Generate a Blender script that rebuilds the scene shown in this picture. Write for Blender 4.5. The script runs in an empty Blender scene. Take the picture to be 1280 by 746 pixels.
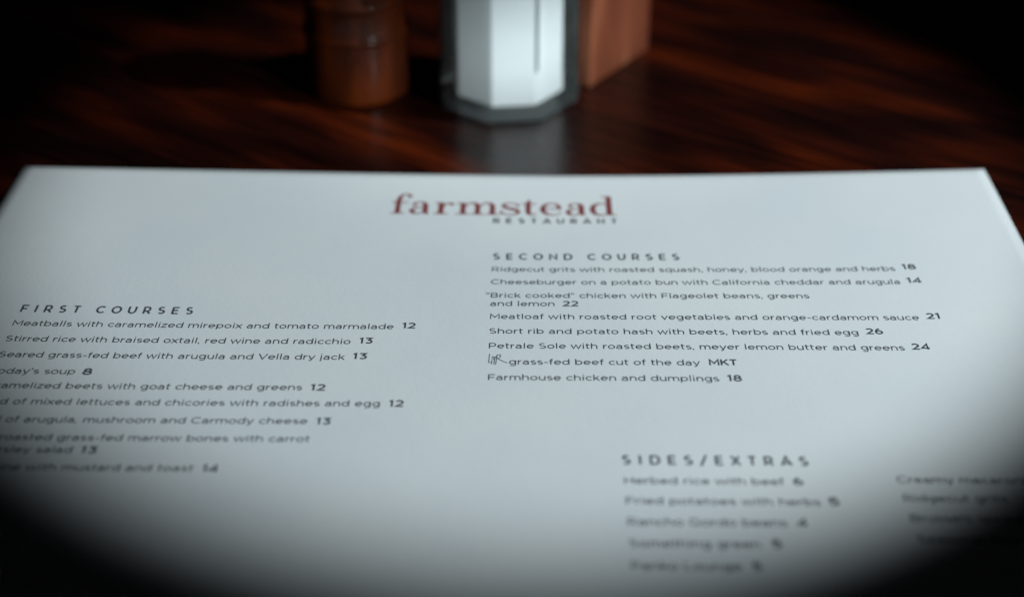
import bpy, math, random
from mathutils import Matrix, Vector
MM = 0.001
scene = bpy.context.scene
col = scene.collection

# ------------------------------------------------------------ camera
CAM_H, PITCH = 201.5, 33.0
cam = bpy.data.cameras.new('camera')
cam.lens, cam.sensor_width = 50.8, 36.0
cam.clip_start, cam.clip_end = 0.01, 50.0
cam_ob = bpy.data.objects.new('camera', cam)
col.objects.link(cam_ob)
cam_ob.location = (0, 0, CAM_H*MM)
cam_ob.rotation_euler = (math.radians(90-PITCH), 0, 0)
cam.dof.use_dof = True
cam.dof.focus_distance = 0.355
cam.dof.aperture_fstop = 5.4
scene.camera = cam_ob

# ------------------------------------------------------------ world, lamps, exposure
world = bpy.data.worlds.new('World')
scene.world = world
world.use_nodes = True
bgn = world.node_tree.nodes['Background']
bgn.inputs[0].default_value = (0.75, 0.85, 1.0, 1)
bgn.inputs[1].default_value = 0.0013

def spot(name, pos, axis, ex, ey, tx, ty, power, colour, blend, radius):
    d = bpy.data.lights.new(name, 'SPOT')
    tm = max(tx, ty)
    d.spot_size = 2*math.atan(tm)
    d.spot_blend = blend
    d.shadow_soft_size = radius
    d.energy = power
    d.color = colour
    o = bpy.data.objects.new(name, d)
    col.objects.link(o)
    ex, ey, az = Vector(ex).normalized(), Vector(ey).normalized(), -Vector(axis).normalized()
    if ex.cross(ey).dot(az) < 0: ey = -ey
    ex *= tx/tm; ey *= ty/tm
    m = Matrix(((ex.x, ey.x, az.x, pos[0]*MM), (ex.y, ey.y, az.y, pos[1]*MM), (ex.z, ey.z, az.z, pos[2]*MM), (0, 0, 0, 1)))
    o.matrix_world = m
    return o
# cool light from the right; added oval cone imitates a vignette's dark corners
spot('vignette_spot', (500.0, 310.0, 700.0), (-0.563881, 0.080848, -0.821889), (-0.102913, -0.994318, -0.027203),
     (-0.819419, 0.069244, 0.568998), 0.225123, 0.165775, 25.0, (0.845, 0.965, 1.01), 0.47, 0.004)
# added low fill spot, right front, to brighten the shaker, mill and block
d_ = (Vector((0, 445, 12))-Vector((350, -30, 170))).normalized()
x_ = d_.cross(Vector((0, 0, 1))).normalized()
spot('side_fill_spot', (350, -30, 170), d_, x_, x_.cross(d_), 0.20, 0.051, 16.0, (0.88, 0.965, 1.0), 0.85, 0.02)

scene.view_settings.view_transform = 'Standard'
scene.view_settings.look = 'None'
scene.view_settings.exposure = 0
scene.view_settings.gamma = 1

# ------------------------------------------------------------ helpers
def mat(name):
    m = bpy.data.materials.new(name); m.use_nodes = True
    nt = m.node_tree
    return m, nt, nt.nodes['Principled BSDF']
def N(nt, t, **kw):
    n = nt.nodes.new(t)
    for k, v in kw.items():
        if k.startswith('i_'):
            n.inputs[k[2:].replace('_', ' ')].default_value = v
        else: setattr(n, k, v)
    return n
def ramp(nt, stops):
    r = nt.nodes.new('ShaderNodeValToRGB')
    e = r.color_ramp.elements
    while len(e) < len(stops): e.new(0.5)
    for k, (p, c) in zip(e, stops): k.position = p; k.color = (*c, 1)
    return r
def mesh_obj(name, verts, faces, m, parent=None, smooth=False, smooth_angle=None):
    me = bpy.data.meshes.new(name)
    me.from_pydata([(a*MM, b*MM, c*MM) for a, b, c in verts], [], faces)
    me.validate(); me.update()
    if m: me.materials.append(m)
    if smooth:
        for p in me.polygons: p.use_smooth = True
    o = bpy.data.objects.new(name, me); col.objects.link(o)
    if parent: o.parent = parent
    return o
def tag(o, label=None, cat=None, group=None, kind=None):
    for k, v in (('label', label), ('category', cat), ('group', group), ('kind', kind)):
        if v: o[k] = v
    return o
def empty(name, loc, rz=0):
    o = bpy.data.objects.new(name, None); col.objects.link(o)
    o.empty_display_size = 0.01
    o.location = [c*MM for c in loc]; o.rotation_euler = (0, 0, rz)
    return o
def bevel(o, w, seg=3):
    b = o.modifiers.new('bevel', 'BEVEL'); b.width = w*MM; b.segments = seg; b.limit_method = 'ANGLE'; b.angle_limit = math.radians(30)
    for p in o.data.polygons: p.use_smooth = True
    w_ = o.modifiers.new('wn', 'WEIGHTED_NORMAL'); w_.keep_sharp = True
    return o
def box(name, x0, x1, y0, y1, z0, z1, m, parent=None, bv=None):
    v = [(x, y, z) for z in (z0, z1) for x, y in ((x0, y0), (x1, y0), (x1, y1), (x0, y1))]
    f = [(3, 2, 1, 0), (4, 5, 6, 7), (0, 1, 5, 4), (1, 2, 6, 5), (2, 3, 7, 6), (3, 0, 4, 7)]
    o = mesh_obj(name, v, f, m, parent)
    if bv: bevel(o, bv)
    return o
def lathe(name, prof, m, parent=None, n=96, smooth=True):
    vs, fs = [], []
    rings = []
    for r, z in prof:
        if r < 1e-6:
            rings.append([len(vs)]); vs.append((0, 0, z))
        else:
            s = len(vs); rings.append(list(range(s, s+n)))
            vs += [(r*math.cos(2*math.pi*k/n), r*math.sin(2*math.pi*k/n), z) for k in range(n)]
    for a, b in zip(rings, rings[1:]):
        for k in range(n):
            k2 = (k+1) % n
            if len(a) == 1: fs.append((a[0], b[k2], b[k]))
            elif len(b) == 1: fs.append((a[k], a[k2], b[0]))
            else: fs.append((a[k], a[k2], b[k2], b[k]))
    return mesh_obj(name, vs, fs, m, parent, smooth)

# ------------------------------------------------------------ materials
def wood_table():
    m, nt, b = mat('dark stained table wood')
    tc = N(nt, 'ShaderNodeTexCoord')
    mp = N(nt, 'ShaderNodeMapping'); mp.inputs['Rotation'].default_value = (0, 0, math.radians(TABLE_GRAIN))
    nt.links.new(tc.outputs['Object'], mp.inputs[0])
    def stretched(sx, sy, scale, detail, dist=0.0, rough=0.55):
        q = N(nt, 'ShaderNodeMapping'); q.inputs['Scale'].default_value = (sx, sy, 1)
        nt.links.new(mp.outputs[0], q.inputs[0])
        n = N(nt, 'ShaderNodeTexNoise'); n.inputs['Scale'].default_value = scale; n.inputs['Detail'].default_value = detail
        n.inputs['Distortion'].default_value = dist; n.inputs['Roughness'].default_value = rough
        nt.links.new(q.outputs[0], n.inputs['Vector']); return n
    patches = stretched(1.0, 3.4, 11, 2, 0.2)
    grain = stretched(1.0, 20, 17, 4, 0.15, 0.6)
    fine = stretched(1, 26, 60, 3)
    r1 = ramp(nt, [(0.30, (0.008, 0.0020, 0.0014)), (0.47, (0.018, 0.0030, 0.0016)), (0.57, (0.044, 0.0060, 0.0014)), (0.72, (0.090, 0.0125, 0.0017))])
    r2 = ramp(nt, [(0.38, (0.32, 0.29, 0.32)), (0.50, (0.75, 0.7, 0.7)), (0.61, (1.35, 1.25, 1.1))])
    nt.links.new(patches.outputs[0], r1.inputs[0]); nt.links.new(grain.outputs[0], r2.inputs[0])
    mx = N(nt, 'ShaderNodeMix', data_type='RGBA', blend_type='MULTIPLY'); mx.inputs[0].default_value = 1
    nt.links.new(r1.outputs[0], mx.inputs[6]); nt.links.new(r2.outputs[0], mx.inputs[7])
    nt.links.new(mx.outputs[2], b.inputs['Base Color'])
    rr = N(nt, 'ShaderNodeMapRange'); rr.inputs['To Min'].default_value = 0.2; rr.inputs['To Max'].default_value = 0.36
    nt.links.new(fine.outputs[0], rr.inputs[0]); nt.links.new(rr.outputs[0], b.inputs['Roughness'])
    bp = N(nt, 'ShaderNodeBump'); bp.inputs['Strength'].default_value = 0.25; bp.inputs['Distance'].default_value = 0.0002
    nt.links.new(fine.outputs[0], bp.inputs['Height']); nt.links.new(bp.outputs[0], b.inputs['Normal'])
    b.inputs['Specular IOR Level'].default_value = 0.5
    return m
TABLE_GRAIN = 35.0
M_TABLE = wood_table()

def wood_small(name, cols, scale, stretch, rough, coat, seed=0.0):
    m, nt, b = mat(name)
    tc = N(nt, 'ShaderNodeTexCoord')
    mp = N(nt, 'ShaderNodeMapping'); mp.inputs['Scale'].default_value = stretch; mp.inputs['Location'].default_value = (seed, seed*1.7, seed*.3)
    nt.links.new(tc.outputs['Object'], mp.inputs[0])
    n = N(nt, 'ShaderNodeTexNoise'); n.inputs['Scale'].default_value = scale; n.inputs['Detail'].default_value = 4; n.inputs['Distortion'].default_value = 0.8
    nt.links.new(mp.outputs[0], n.inputs['Vector'])
    r = ramp(nt, cols); nt.links.new(n.outputs[0], r.inputs[0])
    nt.links.new(r.outputs[0], b.inputs['Base Color'])
    b.inputs['Roughness'].default_value = rough
    b.inputs['Coat Weight'].default_value = coat; b.inputs['Coat Roughness'].default_value = 0.12; b.inputs['Specular IOR Level'].default_value = 0.12
    bp = N(nt, 'ShaderNodeBump'); bp.inputs['Strength'].default_value = 0.2; bp.inputs['Distance'].default_value = 0.0002
    nt.links.new(n.outputs[0], bp.inputs['Height']); nt.links.new(bp.outputs[0], b.inputs['Normal'])
    return m
M_MILL = wood_small('amber varnished mill wood', [(0.3, (0.012, 0.0018, 0.0003)), (0.5, (0.042, 0.0068, 0.0004)), (0.68, (0.11, 0.017, 0.0006))], 45, (1, 1, 0.3), 0.6, 0.12)
M_BLOCK = wood_small('reddish brown block wood', [(0.3, (0.08, 0.020, 0.010)), (0.5, (0.145, 0.042, 0.020)), (0.68, (0.23, 0.085, 0.045))], 70, (1, 1, 0.14), 0.5, 0.1, 3.0)

def paper():
    m, nt, b = mat('uncoated menu paper')
    tc = N(nt, 'ShaderNodeTexCoord')
    n1 = N(nt, 'ShaderNodeTexNoise'); n1.inputs['Scale'].default_value = 900; n1.inputs['Detail'].default_value = 4
    n2 = N(nt, 'ShaderNodeTexNoise'); n2.inputs['Scale'].default_value = 260; n2.inputs['Detail'].default_value = 3
    n3 = N(nt, 'ShaderNodeTexNoise'); n3.inputs['Scale'].default_value = 18; n3.inputs['Detail'].default_value = 3
    for n in (n1, n2, n3): nt.links.new(tc.outputs['Object'], n.inputs['Vector'])
    r = ramp(nt, [(0.32, (0.745, 0.775, 0.79)), (0.7, (0.81, 0.82, 0.815))])
    nt.links.new(n3.outputs[0], r.inputs[0])
    nt.links.new(r.outputs[0], b.inputs['Base Color'])
    b.inputs['Roughness'].default_value = 0.85; b.inputs['Specular IOR Level'].default_value = 0.25
    add = N(nt, 'ShaderNodeMath', operation='ADD'); nt.links.new(n1.outputs[0], add.inputs[0]); nt.links.new(n2.outputs[0], add.inputs[1])
    bp = N(nt, 'ShaderNodeBump'); bp.inputs['Strength'].default_value = 0.32; bp.inputs['Distance'].default_value = 0.00022
    nt.links.new(add.outputs[0], bp.inputs['Height']); nt.links.new(bp.outputs[0], b.inputs['Normal'])
    return m
M_PAPER = paper()
def plain(name, c, rough, spec=0.5, metal=0.0):
    m, nt, b = mat(name); b.inputs['Base Color'].default_value = (*c, 1); b.inputs['Roughness'].default_value = rough
    b.inputs['Specular IOR Level'].default_value = spec; b.inputs['Metallic'].default_value = metal
    n = N(nt, 'ShaderNodeTexNoise'); n.inputs['Scale'].default_value = 1500
    tc = N(nt, 'ShaderNodeTexCoord'); nt.links.new(tc.outputs['Object'], n.inputs['Vector'])
    mr = N(nt, 'ShaderNodeMapRange'); mr.inputs['To Min'].default_value = rough*0.9; mr.inputs['To Max'].default_value = min(1, rough*1.1)
    nt.links.new(n.outputs[0], mr.inputs[0]); nt.links.new(mr.outputs[0], b.inputs['Roughness'])
    return m
M_INK = plain('charcoal printing ink', (0.050, 0.062, 0.072), 0.7, 0.25)
M_RED = plain('brick red printing ink', (0.25, 0.055, 0.055), 0.7, 0.25)
M_SALT = plain('white table salt', (0.86, 0.88, 0.9), 0.8, 0.2)
M_CHROME = plain('brushed steel cap', (0.6, 0.6, 0.6), 0.22, 0.5, 1.0)
M_REFRACTION_LINE = plain('grey green refraction line', (0.34, 0.38, 0.37), 0.3)  # colour stands in for the dark line refraction draws in the glass
M_HOLE = plain('dark hole', (0.01, 0.01, 0.01), 0.8)
def glass():
    m = bpy.data.materials.new('clear shaker glass'); m.use_nodes = True
    nt = m.node_tree; nt.nodes.clear()
    out = N(nt, 'ShaderNodeOutputMaterial')
    tr = N(nt, 'ShaderNodeBsdfTransparent'); tr.inputs[0].default_value = (0.93, 0.96, 0.95, 1)
    gl = N(nt, 'ShaderNodeBsdfGlossy'); gl.inputs['Roughness'].default_value = 0.08
    fr = N(nt, 'ShaderNodeFresnel'); fr.inputs[0].default_value = 1.55
    mx = N(nt, 'ShaderNodeMixShader')
    nt.links.new(fr.outputs[0], mx.inputs[0]); nt.links.new(tr.outputs[0], mx.inputs[1]); nt.links.new(gl.outputs[0], mx.inputs[2])
    df = N(nt, 'ShaderNodeBsdfDiffuse'); df.inputs[0].default_value = (0.50, 0.58, 0.57, 1)
    nz = N(nt, 'ShaderNodeTexNoise'); nz.inputs['Scale'].default_value = 120
    tc = N(nt, 'ShaderNodeTexCoord'); nt.links.new(tc.outputs['Object'], nz.inputs['Vector'])
    wr = N(nt, 'ShaderNodeMapRange'); wr.inputs['To Min'].default_value = 0.015; wr.inputs['To Max'].default_value = 0.07
    nt.links.new(nz.outputs[0], wr.inputs[0])
    m2 = N(nt, 'ShaderNodeMixShader')
    nt.links.new(wr.outputs[0], m2.inputs[0]); nt.links.new(mx.outputs[0], m2.inputs[1]); nt.links.new(df.outputs[0], m2.inputs[2])
    nt.links.new(m2.outputs[0], out.inputs[0])
    return m
M_GLASS = glass()

# ------------------------------------------------------------ table
table = box('table_top', -800, 800, -250, 1100, -32, 0, M_TABLE, bv=3)
tag(table, 'dark red brown stained wooden table top under the menu', 'table', kind='structure')

# ------------------------------------------------------------ menu sheet
YAW = math.atan(25/2153)
menu = empty('menu', (0, 0, 0), -YAW)
XC, HW, YT, YB = -7.2, 140.6, 375.8, 161.0
def sheet_z(x, y):
    t = max(0.0, min(1.0, (y-250)/(YT-250)))
    t = t*t*(3-2*t)
    u = (x-XC-14)/HW
    lift = (1.7 if u < 0 else 3.5)*min(abs(u), 1.2)**1.7*t
    wav = 0.18*math.sin(x*0.031+1.0)*math.sin(y*0.027)+0.12*math.sin(x*0.011-y*0.043)
    return 0.5+lift+wav*0.8
def build_sheet():
    nx, ny = 90, 70
    vs, fs = [], []
    for s in (0, 1):
        for j in range(ny+1):
            for i in range(nx+1):
                x = XC-HW+2*HW*i/nx; y = YB+(YT-YB)*j/ny
                vs.append((x, y, sheet_z(x, y)-0.16*s))
    st = (nx+1)*(ny+1)
    for j in range(ny):
        for i in range(nx):
            a = j*(nx+1)+i; fs.append((a, a+1, a+nx+2, a+nx+1)); fs.append((st+a, st+a+nx+1, st+a+nx+2, st+a+1))
    for i in range(nx):
        a = i; fs.append((a, st+a, st+a+1, a+1)); a = ny*(nx+1)+i; fs.append((a, a+1, st+a+1, st+a))
    for j in range(ny):
        a = j*(nx+1); b = a+nx+1; fs.append((a, b, st+b, st+a)); a += nx; b += nx; fs.append((a, st+a, st+b, b))
    o = mesh_obj('sheet', vs, fs, M_PAPER, menu)
    for p in o.data.polygons[:]: p.use_smooth = abs(p.normal.z) > 0.5
    return o
build_sheet()
tag(menu, 'white printed restaurant menu sheet lying on the table, corners slightly lifted', 'menu')

# ------------------------------------------------------------ lettering: a wide geometric sans drawn with pen strokes
def arc(cx, cy, rx, ry, a0, a1):
    n = max(4, int(abs(a1-a0)/20))
    return [(cx+rx*math.cos(math.radians(a0+(a1-a0)*k/n)), cy+ry*math.sin(math.radians(a0+(a1-a0)*k/n))) for k in range(n+1)]
def E(cx, cy, rx, ry): return arc(cx, cy, rx, ry, 0, 360)
S = lambda x, a, b: [(x, a), (x, b)]
BWL = lambda cx: E(cx, .265, .222, .224)
G = {
 'a': (.56, [arc(.265, .33, .18, .158, 150, 0)+[(.445, 0)], [(.44, .30), (.25, .30)]+arc(.24, .17, .165, .13, 90, 270)+arc(.28, .16, .16, .12, 280, 345)]),
 'b': (.62, [S(.095, 0, .74), BWL(.32)]), 'c': (.53, [arc(.305, .265, .225, .224, 42, 318)]),
 'd': (.62, [BWL(.30), S(.525, 0, .74)]), 'e': (.59, [[(.09, .27), (.515, .27)]+arc(.30, .265, .222, .224, 5, 318)]),
 'f': (.34, [[(.15, 0)]+arc(.27, .58, .12, .122, 180, 75), [(.03, .49), (.31, .49)]]),
 'g': (.62, [E(.295, .28, .215, .21), [(.52, .53), (.52, .02)]+arc(.305, .0, .215, .155, 0, -140)]),
 'h': (.59, [S(.095, 0, .74), arc(.295, .32, .2, .168, 175, 0)+[(.495, 0)]]),
 'i': (.24, [S(.12, 0, .53), S(.12, .63, .73)]), 'j': (.25, [[(.13, .53), (.13, -.06)]+arc(.04, -.06, .09, .1, 0, -85), S(.13, .63, .73)]),
 'k': (.54, [S(.095, 0, .74), [(.10, .19), (.46, .53)], [(.235, .30), (.49, 0)]]), 'l': (.24, [S(.12, 0, .74)]),
 'm': (.90, [S(.095, 0, .53), arc(.275, .32, .18, .168, 175, 0)+[(.455, 0)], arc(.635, .32, .18, .168, 175, 0)+[(.815, 0)]]),
 'n': (.59, [S(.095, 0, .53), arc(.295, .32, .2, .168, 175, 0)+[(.495, 0)]]), 'o': (.60, [E(.30, .265, .225, .224)]),
 'p': (.62, [S(.095, -.17, .53), BWL(.32)]), 'q': (.62, [S(.525, -.17, .53), BWL(.30)]),
 'r': (.37, [S(.095, 0, .53), arc(.32, .25, .225, .235, 175, 85)]),
 's': (.48, [arc(.245, .377, .16, .111, 38, 235)+arc(.245, .155, .172, .113, 55, -142)]),
 't': (.37, [[(.15, .68), (.15, .16)]+arc(.26, .155, .11, .113, 180, 290), [(.04, .49), (.34, .49)]]),
 'u': (.58, [[(.09, .53)]+arc(.285, .21, .195, .168, 180, 355), S(.485, 0, .53)]),
 'v': (.54, [[(.04, .53), (.27, .02), (.50, .53)]]), 'w': (.82, [[(.04, .53), (.22, .02), (.41, .51), (.60, .02), (.78, .53)]]),
 'x': (.52, [[(.04, 0), (.48, .53)], [(.04, .53), (.48, 0)]]), 'y': (.55, [[(.05, .53), (.285, .02)], [(.51, .53), (.26, -.07), (.19, -.13), (.09, -.13)]]),
 'z': (.49, [[(.05, .488), (.42, .488), (.06, .042), (.44, .042)]]),
 'A': (.76, [[(.04, 0), (.38, .72), (.72, 0)], [(.15, .20), (.61, .20)]]),
 'B': (.67, [S(.1, 0, .72), [(.1, .678), (.37, .678)]+arc(.38, .525, .17, .153, 80, -90)+[(.1, .372)], [(.37, .372)]+arc(.39, .207, .19, .165, 80, -90)+[(.1, .042)]]),
 'C': (.73, [arc(.405, .36, .34, .318, 45, 315)]), 'D': (.76, [[(.1, .042), (.1, .678), (.33, .678)]+arc(.36, .36, .33, .318, 85, -90)+[(.1, .042)]]),
 'E': (.62, [S(.1, 0, .72), [(.1, .678), (.56, .678)], [(.1, .365), (.52, .365)], [(.1, .042), (.57, .042)]]),
 'F': (.60, [S(.1, 0, .72), [(.1, .678), (.56, .678)], [(.1, .34), (.52, .34)]]),
 'G': (.78, [arc(.405, .36, .34, .318, 48, 322)+[(.69, .34), (.44, .34)]]), 'H': (.73, [S(.1, 0, .72), S(.63, 0, .72), [(.1, .36), (.63, .36)]]),
 'I': (.28, [S(.14, 0, .72)]), 'K': (.68, [S(.1, 0, .72), [(.1, .25), (.58, .72)], [(.27, .41), (.63, 0)]]),
 'L': (.57, [[(.1, .72), (.1, .042), (.54, .042)]]), 'M': (.85, [[(.1, 0), (.1, .69), (.425, .22), (.75, .69), (.75, 0)]]),
 'N': (.76, [[(.1, 0), (.1, .67), (.66, .05), (.66, .72)]]), 'O': (.81, [E(.405, .36, .34, .318)]),
 'P': (.64, [S(.1, 0, .72), [(.1, .678), (.36, .678)]+arc(.36, .475, .2, .203, 85, -90)+[(.1, .272)]]),
 'R': (.68, [S(.1, 0, .72), [(.1, .678), (.36, .678)]+arc(.36, .475, .2, .203, 85, -90)+[(.1, .272)], [(.36, .272), (.60, 0)]]),
 'S': (.63, [arc(.315, .523, .2, .155, 40, 240)+arc(.315, .202, .225, .16, 60, -142)]),
 'T': (.60, [[(.03, .678), (.57, .678)], S(.30, 0, .678)]), 'U': (.72, [[(.09, .72)]+arc(.36, .30, .27, .258, 180, 360)+[(.63, .72)]]),
 'V': (.72, [[(.04, .72), (.36, .02), (.68, .72)]]), 'X': (.68, [[(.05, 0), (.62, .72)], [(.06, .72), (.63, 0)]]),
 '1': (.36, [[(.04, .60), (.21, .68), (.21, 0)]]), '2': (.58, [arc(.28, .49, .2, .19, 155, -35)+[(.09, .042), (.53, .042)]]),
 '3': (.58, [[(.08, .678), (.47, .678), (.27, .43)]+arc(.29, .225, .21, .185, 85, -145)]), '4': (.63, [[(.46, 0), (.46, .68), (.07, .17), (.60, .17)]]),
 '5': (.59, [[(.49, .678), (.15, .678), (.12, .38)]+arc(.29, .24, .22, .2, 120, -145)]), '6': (.60, [E(.31, .235, .21, .195), arc(.40, .26, .30, .42, 95, 185)]),
 '8': (.60, [E(.30, .21, .22, .17), E(.30, .53, .18, .15)]), ',': (.2, [[(.11, .1), (.07, -.09)]]), "'": (.2, [S(.1, .52, .72)]),
 '"': (.34, [S(.09, .5, .72), S(.24, .5, .72)]), '-': (.38, [[(.06, .27), (.32, .27)]]), '/': (.5, [[(.02, -.08), (.46, .78)]]), ' ': (.29, [])}

def ribbon(pts, w, verts, faces, layer):
    """pts [(x,y)] or [(x,y,w)] in mm -> a flat inked ribbon that follows the sheet"""
    P = []
    for q in pts:
        if not P or math.hypot(q[0]-P[-1][0], q[1]-P[-1][1]) > 1e-5: P.append(q)
    n = len(P); s = len(verts)
    closed = n > 3 and math.hypot(P[0][0]-P[-1][0], P[0][1]-P[-1][1]) < 1e-4
    for i, q in enumerate(P):
        ww = q[2] if len(q) > 2 else w
        a = P[i-1] if i else (P[-2] if closed else None)
        b = P[i+1] if i < n-1 else (P[1] if closed else None)
        d1 = d2 = None
        if a: L = math.hypot(q[0]-a[0], q[1]-a[1]); d1 = ((q[0]-a[0])/L, (q[1]-a[1])/L)
        if b: L = math.hypot(b[0]-q[0], b[1]-q[1]); d2 = ((b[0]-q[0])/L, (b[1]-q[1])/L)
        d1 = d1 or d2; d2 = d2 or d1
        mx, my = -(d1[1]+d2[1]), d1[0]+d2[0]; L = math.hypot(mx, my) or 1; mx /= L; my /= L
        c = max(0.45, mx*-d1[1]+my*d1[0])
        k = ww/2/c
        for sg in (1, -1):
            x, y = q[0]+mx*k*sg, q[1]+my*k*sg
            verts.append((x, y, sheet_z(x, y)+0.03+0.0025*layer))
    for i in range(n-1):
        a = s+2*i; faces.append((a, a+1, a+3, a+2))
def text_width(t, track): return sum(G[c][0]+track for c in t)-track
def text_mesh(name, t, x0, x1, y, m, parent, em=None, weight=.085, track=0.0, em_y=None, side=0.06):
    """fit the line between x0 and x1; em gives the letter size when one end is out of sight"""
    W = text_width(t, track)-2*side
    sx = (x1-x0)/W if x0 is not None and x1 is not None else em
    if x0 is None: x0 = x1-W*sx
    sy = em_y or em or sx
    pen = x0-side*sx
    vs, fs = [], []
    for ch in t:
        adv, strokes = G[ch]
        for k, st in enumerate(strokes):
            ribbon([(pen+px*sx, y+py*sy) for px, py in st], weight*(sx+sy)/2, vs, fs, k)
        pen += (adv+track)*sx
    return mesh_obj(name, vs, fs, m, parent)

LINES = [
    ('h', 'SECOND COURSES', -8.78, 40.61, 328.5),
    ('l', 'Ridgecut grits with roasted squash, honey, blood orange and herbs', -9.01, 96.69, 322.47),
    ('p', '18', 98.92, 102.2, 323.32),
    ('l', 'Cheeseburger on a potato bun with California cheddar and arugula', -9.05, 96.7, 316.21),
    ('p', '14', 98.83, 102.21, 316.86),
    ('l', '"Brick cooked" chicken with Flageolet beans, greens', -10.17, 72.2, 309.78),
    ('l', 'and lemon', -9.02, 7.19, 305.88),
    ('p', '22', 9.42, 13.15, 306.02),
    ('l', 'Meatloaf with roasted root vegetables and orange-cardamom sauce', -8.95, 97.95, 299.97),
    ('p', '21', 100.14, 103.4, 300.63),
    ('l', 'Short rib and potato hash with beets, herbs and fried egg', -8.99, 81.72, 293.45),
    ('p', '26', 83.86, 87.73, 294.03),
    ('l', 'Petrale Sole with roasted beets, meyer lemon butter and greens', -8.94, 91.58, 287.07),
    ('p', '24', 93.69, 97.75, 287.6),
    ('l', 'grass-fed beef cut of the day', -3.9, 41.43, 280.4),
    ('p', 'MKT', 43.85, 50.33, 280.67),
    ('l', 'Farmhouse chicken and dumplings', -8.81, 45.36, 274.06),
    ('p', '18', 47.62, 50.7, 274.32),
    ('h', 'FIRST COURSES', -127.11, -83.97, 301.22),
    ('l', 'Meatballs with caramelized mirepoix and tomato marmalade', -127.36, -32.88, 295.22),
    ('p', '12', -30.52, -27.47, 295.74),
    ('l', 'Stirred rice with braised oxtail, red wine and radicchio', -127.15, -42.85, 288.66),
    ('p', '13', -40.52, -37.55, 289.09),
    ('l', 'Seared grass-fed beef with arugula and Vella dry jack', -126.78, -43.58, 282.09),
    ('p', '13', -41.4, -38.31, 282.55),
    ('r', "Today's soup", None, -106.76, 275.48),
    ('p', '8', -104.76, -102.81, 275.51),
    ('r', 'Caramelized beets with goat cheese and greens', None, -52.19, 269.79),
    ('p', '12', -49.98, -46.79, 269.83),
    ('r', 'Salad of mixed lettuces and chicories with radishes and egg', None, -33.42, 263.66),
    ('p', '12', -31.18, -28.06, 263.76),
    ('r', 'Salad of arugula, mushroom and Carmody cheese', None, -49.3, 257.01),
    ('p', '13', -47.05, -44.08, 257.05),
    ('r', 'Oven roasted grass-fed marrow bones with carrot', None, -47.93, 250.56),
    ('r', 'and parsley salad', None, -99.64, 246.19),
    ('p', '13', -97.5, -94.29, 246.24),
    ('r', 'Country terrine with mustard and toast', None, -71.84, 240.18),
    ('p', '14', -69.61, -66.46, 240.22),
    ('h', 'SIDES/EXTRAS', 21.26, 61.38, 243.67),
    ('l', 'Herbed rice with beef', 21.3, 55.18, 237.17),
    ('p', '6', 57.45, 59.27, 237.4),
    ('l', 'Fried potatoes with herbs', 21.28, 61.94, 230.72),
    ('p', '5', 63.91, 65.89, 230.99),
    ('l', 'Rancho Gordo beans', 21.26, 53.98, 224.23),
    ('p', '4', 56.3, 58.11, 224.46),
    ('l', 'Something green', 21.27, 47.72, 217.82),
    ('p', '5', 50.24, 52.02, 218.01),
    ('l', 'Panko Lounge', 21.31, 43.07, 211.39),
    ('p', '5', 45.52, 47.03, 211.55),
    ('s', 'Creamy macaroni and cheese', 79.73, 91.61, 238.25),
    ('s', 'Ridgecut grits', 79.76, None, 232.25),
    ('s', 'Brussels sprouts', 79.87, None, 226.01),
    ('s', 'Seasonal beans', 79.95, None, 219.76),
    ('m', 'mark', -8.91, -4.98, 280.53),
    ('t', 'logo', -38.41, 25.25, 352.46),
    ('u', 'RESTAURANT', -9.17, 24.97, 347.88),
]
# letter size measured from the lines that show both ends
ems = [(b-a)/(text_width(t, 0.02)-.12) for k, t, a, b, y in LINES if k == 'l']
EM = sorted(ems)[len(ems)//2]
last = None
for k, t, a, b, y in LINES:
    if k == 'h':
        cap = 3.05 if t != 'SIDES/EXTRAS' else 3.05
        text_mesh('section_heading', t, a, b, y, M_INK, menu, em_y=cap/.72, weight=.15, track=(0.52))
    elif k in 'lr':
        last = text_mesh('menu_line', t, a, b, y, M_INK, menu, em=EM, weight=.096, track=0.02)
    elif k == 's':
        last = text_mesh('menu_line', t, a, (b if b and False else a+(text_width(t, 0.02)-.12)*EM), y, M_INK, menu, em=EM, weight=.096, track=0.02)
    elif k == 'p':
        text_mesh('price', t, a, b, y-0.1, M_INK, last, em_y=EM*1.02, weight=.142, track=0.03)
    elif k == 'u':
        text_mesh('logo_subtitle', t, a, b, y, M_INK, menu, em_y=2.6/.72, weight=.17, track=0.62)

# ranch brand mark before "grass-fed": joined L M R
def brand():
    vs, fs = [], []
    s = 1/7.11*0.225; X0, Y0 = -8.91, 280.45
    q = lambda L: [(X0+(x-78)*s, Y0+(150-y)*s/.545) for x, y in L]
    for k, L in enumerate([[(84, 76), (80, 137), (101, 137)], [(101, 150), (107, 95), (119, 116), (137, 92)], [(107, 95), (125, 100), (120, 150)], [(133, 152), (142, 84), (163, 82), (169, 94), (158, 104), (143, 108), (190, 130), (222, 141)]]):
        ribbon(q(L), 0.22, vs, fs, k)
    return mesh_obj('brand_mark', vs, fs, M_INK, menu)
brand()

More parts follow.
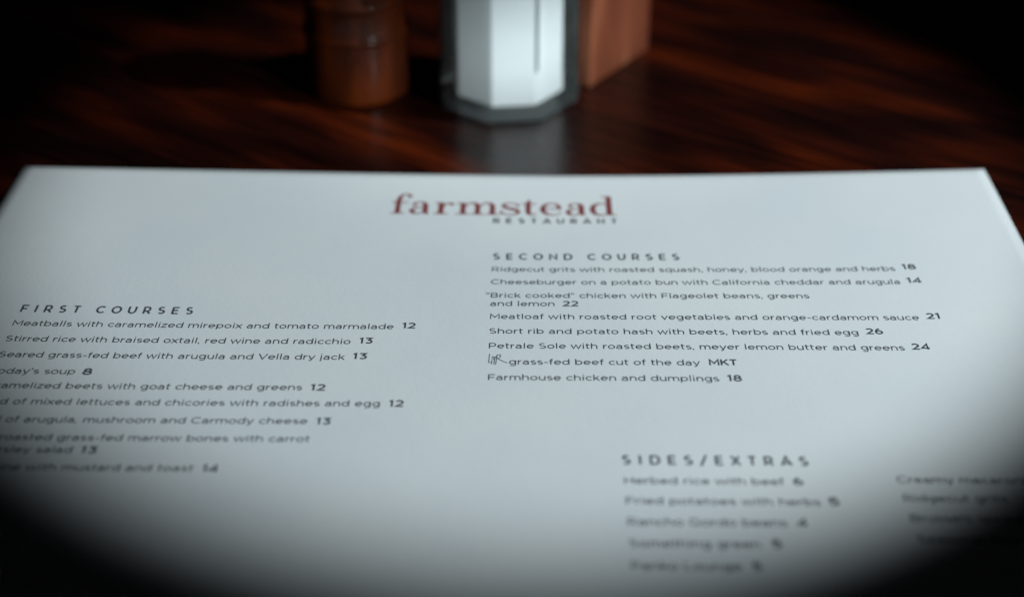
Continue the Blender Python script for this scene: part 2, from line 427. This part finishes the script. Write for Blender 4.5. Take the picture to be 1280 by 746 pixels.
# ------------------------------------------------------------ wordmark in a wide slab-footed roman, drawn with swelling strokes
def spline(pts, n=7):
    out = []
    P = [pts[0]]+list(pts)+[pts[-1]]
    for i in range(1, len(P)-2):
        p0, p1, p2, p3 = P[i-1:i+3]
        for k in range(n):
            t = k/n
            out.append(tuple(0.5*(2*p1[j]+(p2[j]-p0[j])*t+(2*p0[j]-5*p1[j]+4*p2[j]-p3[j])*t*t+(3*p1[j]-p0[j]-3*p2[j]+p3[j])*t**3) for j in range(3)))
    out.append(tuple(pts[-1])); return out
def wordmark():
    vs, fs = [], []
    lay = [0]
    x0 = -38.41; s = (25.25+38.41)/(2325-55)
    yb = 352.46
    def tr(L): return [(x0+(a-55)*s, yb+b*s, w*s) for a, b, w in L]
    def sp(L): ribbon(tr(spline(L)), 0, vs, fs, lay[0]); lay[0] += 1
    def ln(L): ribbon(tr(L), 0, vs, fs, lay[0]); lay[0] += 1
    def serif(xa, xb, v, w=19): ln([(xa, v, w), (xb, v, w)])
    def ball(x, y, r):
        c = len(vs); n = 16
        for k in range(n):
            X, Y = x0+(x-55+r*math.cos(k*2*math.pi/n))*s, yb+(y+r*math.sin(k*2*math.pi/n))*s
            vs.append((X, Y, sheet_z(X, Y)+0.03+0.0025*lay[0]))
        fs.append(tuple(range(c, c+n))); lay[0] += 1
    def let_a(o):
        lay[0] = 0
        ball(o+295-245, 182, 24)
        sp([(o+36, 195, 22), (o+60, 226, 18), (o+103, 238, 20), (o+148, 215, 42), (o+160, 165, 56), (o+160, 60, 56), (o+166, 22, 40), (o+184, 8, 20), (o+206, 22, 12)])
        sp([(o+150, 142, 16), (o+95, 130, 18), (o+42, 100, 36), (o+25, 62, 50), (o+42, 22, 38), (o+80, 6, 20), (o+120, 18, 18), (o+150, 55, 16)])
    # f
    serif(58, 200, 9); serif(62, 228, 228)
    sp([(128, 6, 54), (128, 160, 54), (131, 280, 52), (146, 350, 42), (180, 396, 22), (214, 402, 18), (236, 380, 16)]); ball(236, 356, 27)
    let_a(245)
    # r
    lay[0] = 0; serif(490, 635, 9); serif(500, 566, 228); ln([(562, 4, 56), (562, 236, 56)])
    sp([(580, 110, 14), (592, 170, 18), (622, 216, 22), (660, 222, 20)]); ball(668, 206, 27)
    # m
    lay[0] = 0
    for a, b in ((712, 848), (865, 998), (1015, 1145)): serif(a, b, 9)
    serif(722, 790, 228); ln([(784, 4, 54), (784, 236, 54)])
    sp([(800, 130, 14), (820, 190, 18), (862, 232, 22), (908, 222, 40), (931, 175, 54), (931, 80, 54), (931, 4, 54)])
    sp([(948, 130, 14), (968, 190, 18), (1010, 232, 22), (1057, 222, 40), (1080, 175, 54), (1080, 80, 54), (1080, 4, 54)])
    # s
    lay[0] = 0
    sp([(1332, 178, 16), (1305, 222, 18), (1258, 236, 20), (1206, 216, 34), (1190, 180, 42), (1218, 144, 46), (1272, 120, 50), (1325, 92, 48), (1340, 56, 40), (1318, 18, 26), (1258, 3, 20), (1200, 16, 18), (1170, 66, 15)])
    ln([(1338, 238, 10), (1336, 160, 17)]); ln([(1164, 0, 10), (1167, 84, 17)])
    # t
    lay[0] = 0; serif(1372, 1524, 228); sp([(1452, 318, 8), (1444, 262, 40), (1440, 220, 54), (1440, 110, 54), (1442, 50, 52), (1458, 14, 34), (1492, 6, 20), (1524, 30, 12)])
    # e
    lay[0] = 0; ln([(1590, 128, 17), (1760, 128, 17)])
    sp([(1752, 122, 46), (1748, 176, 44), (1722, 222, 28), (1672, 238, 20), (1612, 206, 40), (1586, 122, 56), (1612, 40, 42), (1676, 4, 20), (1732, 16, 16), (1772, 66, 12)])
    let_a(1815)
    # d
    lay[0] = 0
    sp([(2246, 190, 14), (2215, 226, 18), (2165, 238, 22), (2106, 200, 46), (2088, 120, 58), (2106, 40, 46), (2165, 3, 22), (2215, 16, 18), (2246, 56, 14)])
    ln([(2254, 4, 58), (2254, 386, 58)]); serif(2180, 2258, 380); serif(2256, 2325, 9)
    return mesh_obj('wordmark', vs, fs, M_RED, menu)
wm = wordmark(); wm['label'] = 'brick red serif name printed at the head of the menu'

# ------------------------------------------------------------ octagonal glass salt shaker
SH = (-1.5, 432)
shaker = empty('salt_shaker', (SH[0], SH[1], 0))
tag(shaker, 'octagonal glass shaker filled with white salt beside the wooden mill', 'salt shaker')
def octa(R, z): return [(R*math.sin(math.radians(-15+45*k)), -R*math.cos(math.radians(-15+45*k)), z) for k in range(8)]
def octa_stack(name, prof, m, parent, bv=None, cap0=True, cap1=True):
    vs = []; fs = []
    for R, z in prof: vs += octa(R, z)
    for j in range(len(prof)-1):
        for k in range(8):
            k2 = (k+1) % 8; a = 8*j
            fs.append((a+k, a+k2, a+8+k2, a+8+k))
    if cap0: fs.append(tuple(reversed(range(8))))
    if cap1: fs.append(tuple(range(8*(len(prof)-1), 8*len(prof))))
    o = mesh_obj(name, vs, fs, m, parent)
    if bv: bevel(o, bv, 4)
    return o
octa_stack('glass_body', [(22.2, 0.05), (23.6, 1.2), (23.9, 6.0), (23.4, 12), (22.8, 64), (18, 70)], M_GLASS, shaker, 1.0)
octa_stack('salt', [(17.6, 3.4), (18.6, 4.4), (18.3, 12), (18.0, 56)], M_SALT, shaker, 2.0)
sm = [(0, 0)]
vx, vy = math.sin(math.radians(30)), -math.cos(math.radians(30))
line_v = []  # added strip imitating the refracted dark line along the glass edge
for z in (15, 17, 48, 50):
    R = 18.6 if z in (15, 50) else 19.2
    for dx in (-0.27, 0.27): line_v.append((vx*R-vy*dx*1.0, vy*R+vx*dx*1.0, z))
line_v += [(vx*18.0, vy*18.0, 15), (vx*18.0, vy*18.0, 50)]
mesh_obj('refraction_line', line_v, [(0, 1, 3, 2), (2, 3, 5, 4), (4, 5, 7, 6), (0, 2, 4, 6, 9, 8), (1, 8, 9, 7, 5, 3), (0, 8, 1), (6, 7, 9)], M_REFRACTION_LINE, shaker)
cap = lathe('cap', [(17.5, 66), (18.2, 66.5), (18.2, 80), (17.2, 84), (13, 88), (6, 90), (0, 90.4)], M_CHROME, shaker)
for k in range(7):
    r_ = 0 if k == 0 else 6.5; a_ = k*math.pi/3
    hx, hy, hz = r_*math.cos(a_), r_*math.sin(a_), (90.5 if k == 0 else 90.1)
    mesh_obj('pour_hole', [(hx+1.0*math.cos(j*math.pi/5), hy+1.0*math.sin(j*math.pi/5), hz) for j in range(10)], [tuple(range(10))], M_HOLE, cap)

# ------------------------------------------------------------ turned wooden mill
mill = empty('pepper_mill', (-50.5, 438.5, 0))
tag(mill, 'amber varnished turned wooden mill with ring grooves left of the salt shaker', 'pepper mill')
lathe('mill_body', [(0, 0), (15.6, 0), (16.6, 0.6), (16.8, 2), (16.6, 12), (16.4, 19.8), (16.4, 20.4), (16.9, 20.8), (17.2, 21.6), (16.9, 22.4), (16.3, 22.8), (16.1, 23.6), (16.0, 30.8), (16.2, 31.6),
     (16.7, 32.0), (17.0, 32.8), (16.7, 33.6), (15.6, 34.4), (13.5, 40), (12.4, 48), (12.2, 54), (13.4, 60), (14.6, 63), (14.6, 64), (0, 64)], M_MILL, mill, 128)
lathe('mill_head', [(0, 64.4), (13.6, 64.4), (14.6, 65.4), (14.8, 68), (13.8, 73), (10.5, 79), (6, 82), (4.5, 83.2), (0, 83.4)], M_MILL, mill, 128)
lathe('knob', [(0, 83.3), (3.4, 83.3), (4.2, 85), (3.8, 87.5), (2, 88.8), (0, 89)], M_CHROME, mill, 48)

# ------------------------------------------------------------ upright wooden block behind the shaker
bx, by = 25.6, 437.5
ang = math.atan2(468.3-by, 46.7-bx)
block = empty('wooden_block', (bx, by, 0), ang)
tag(block, 'upright reddish brown wooden block right behind the salt shaker', 'wooden block')
box('block_panel', 0, 38.5, 0, 5, 0, 62, M_BLOCK, block, bv=0.6)
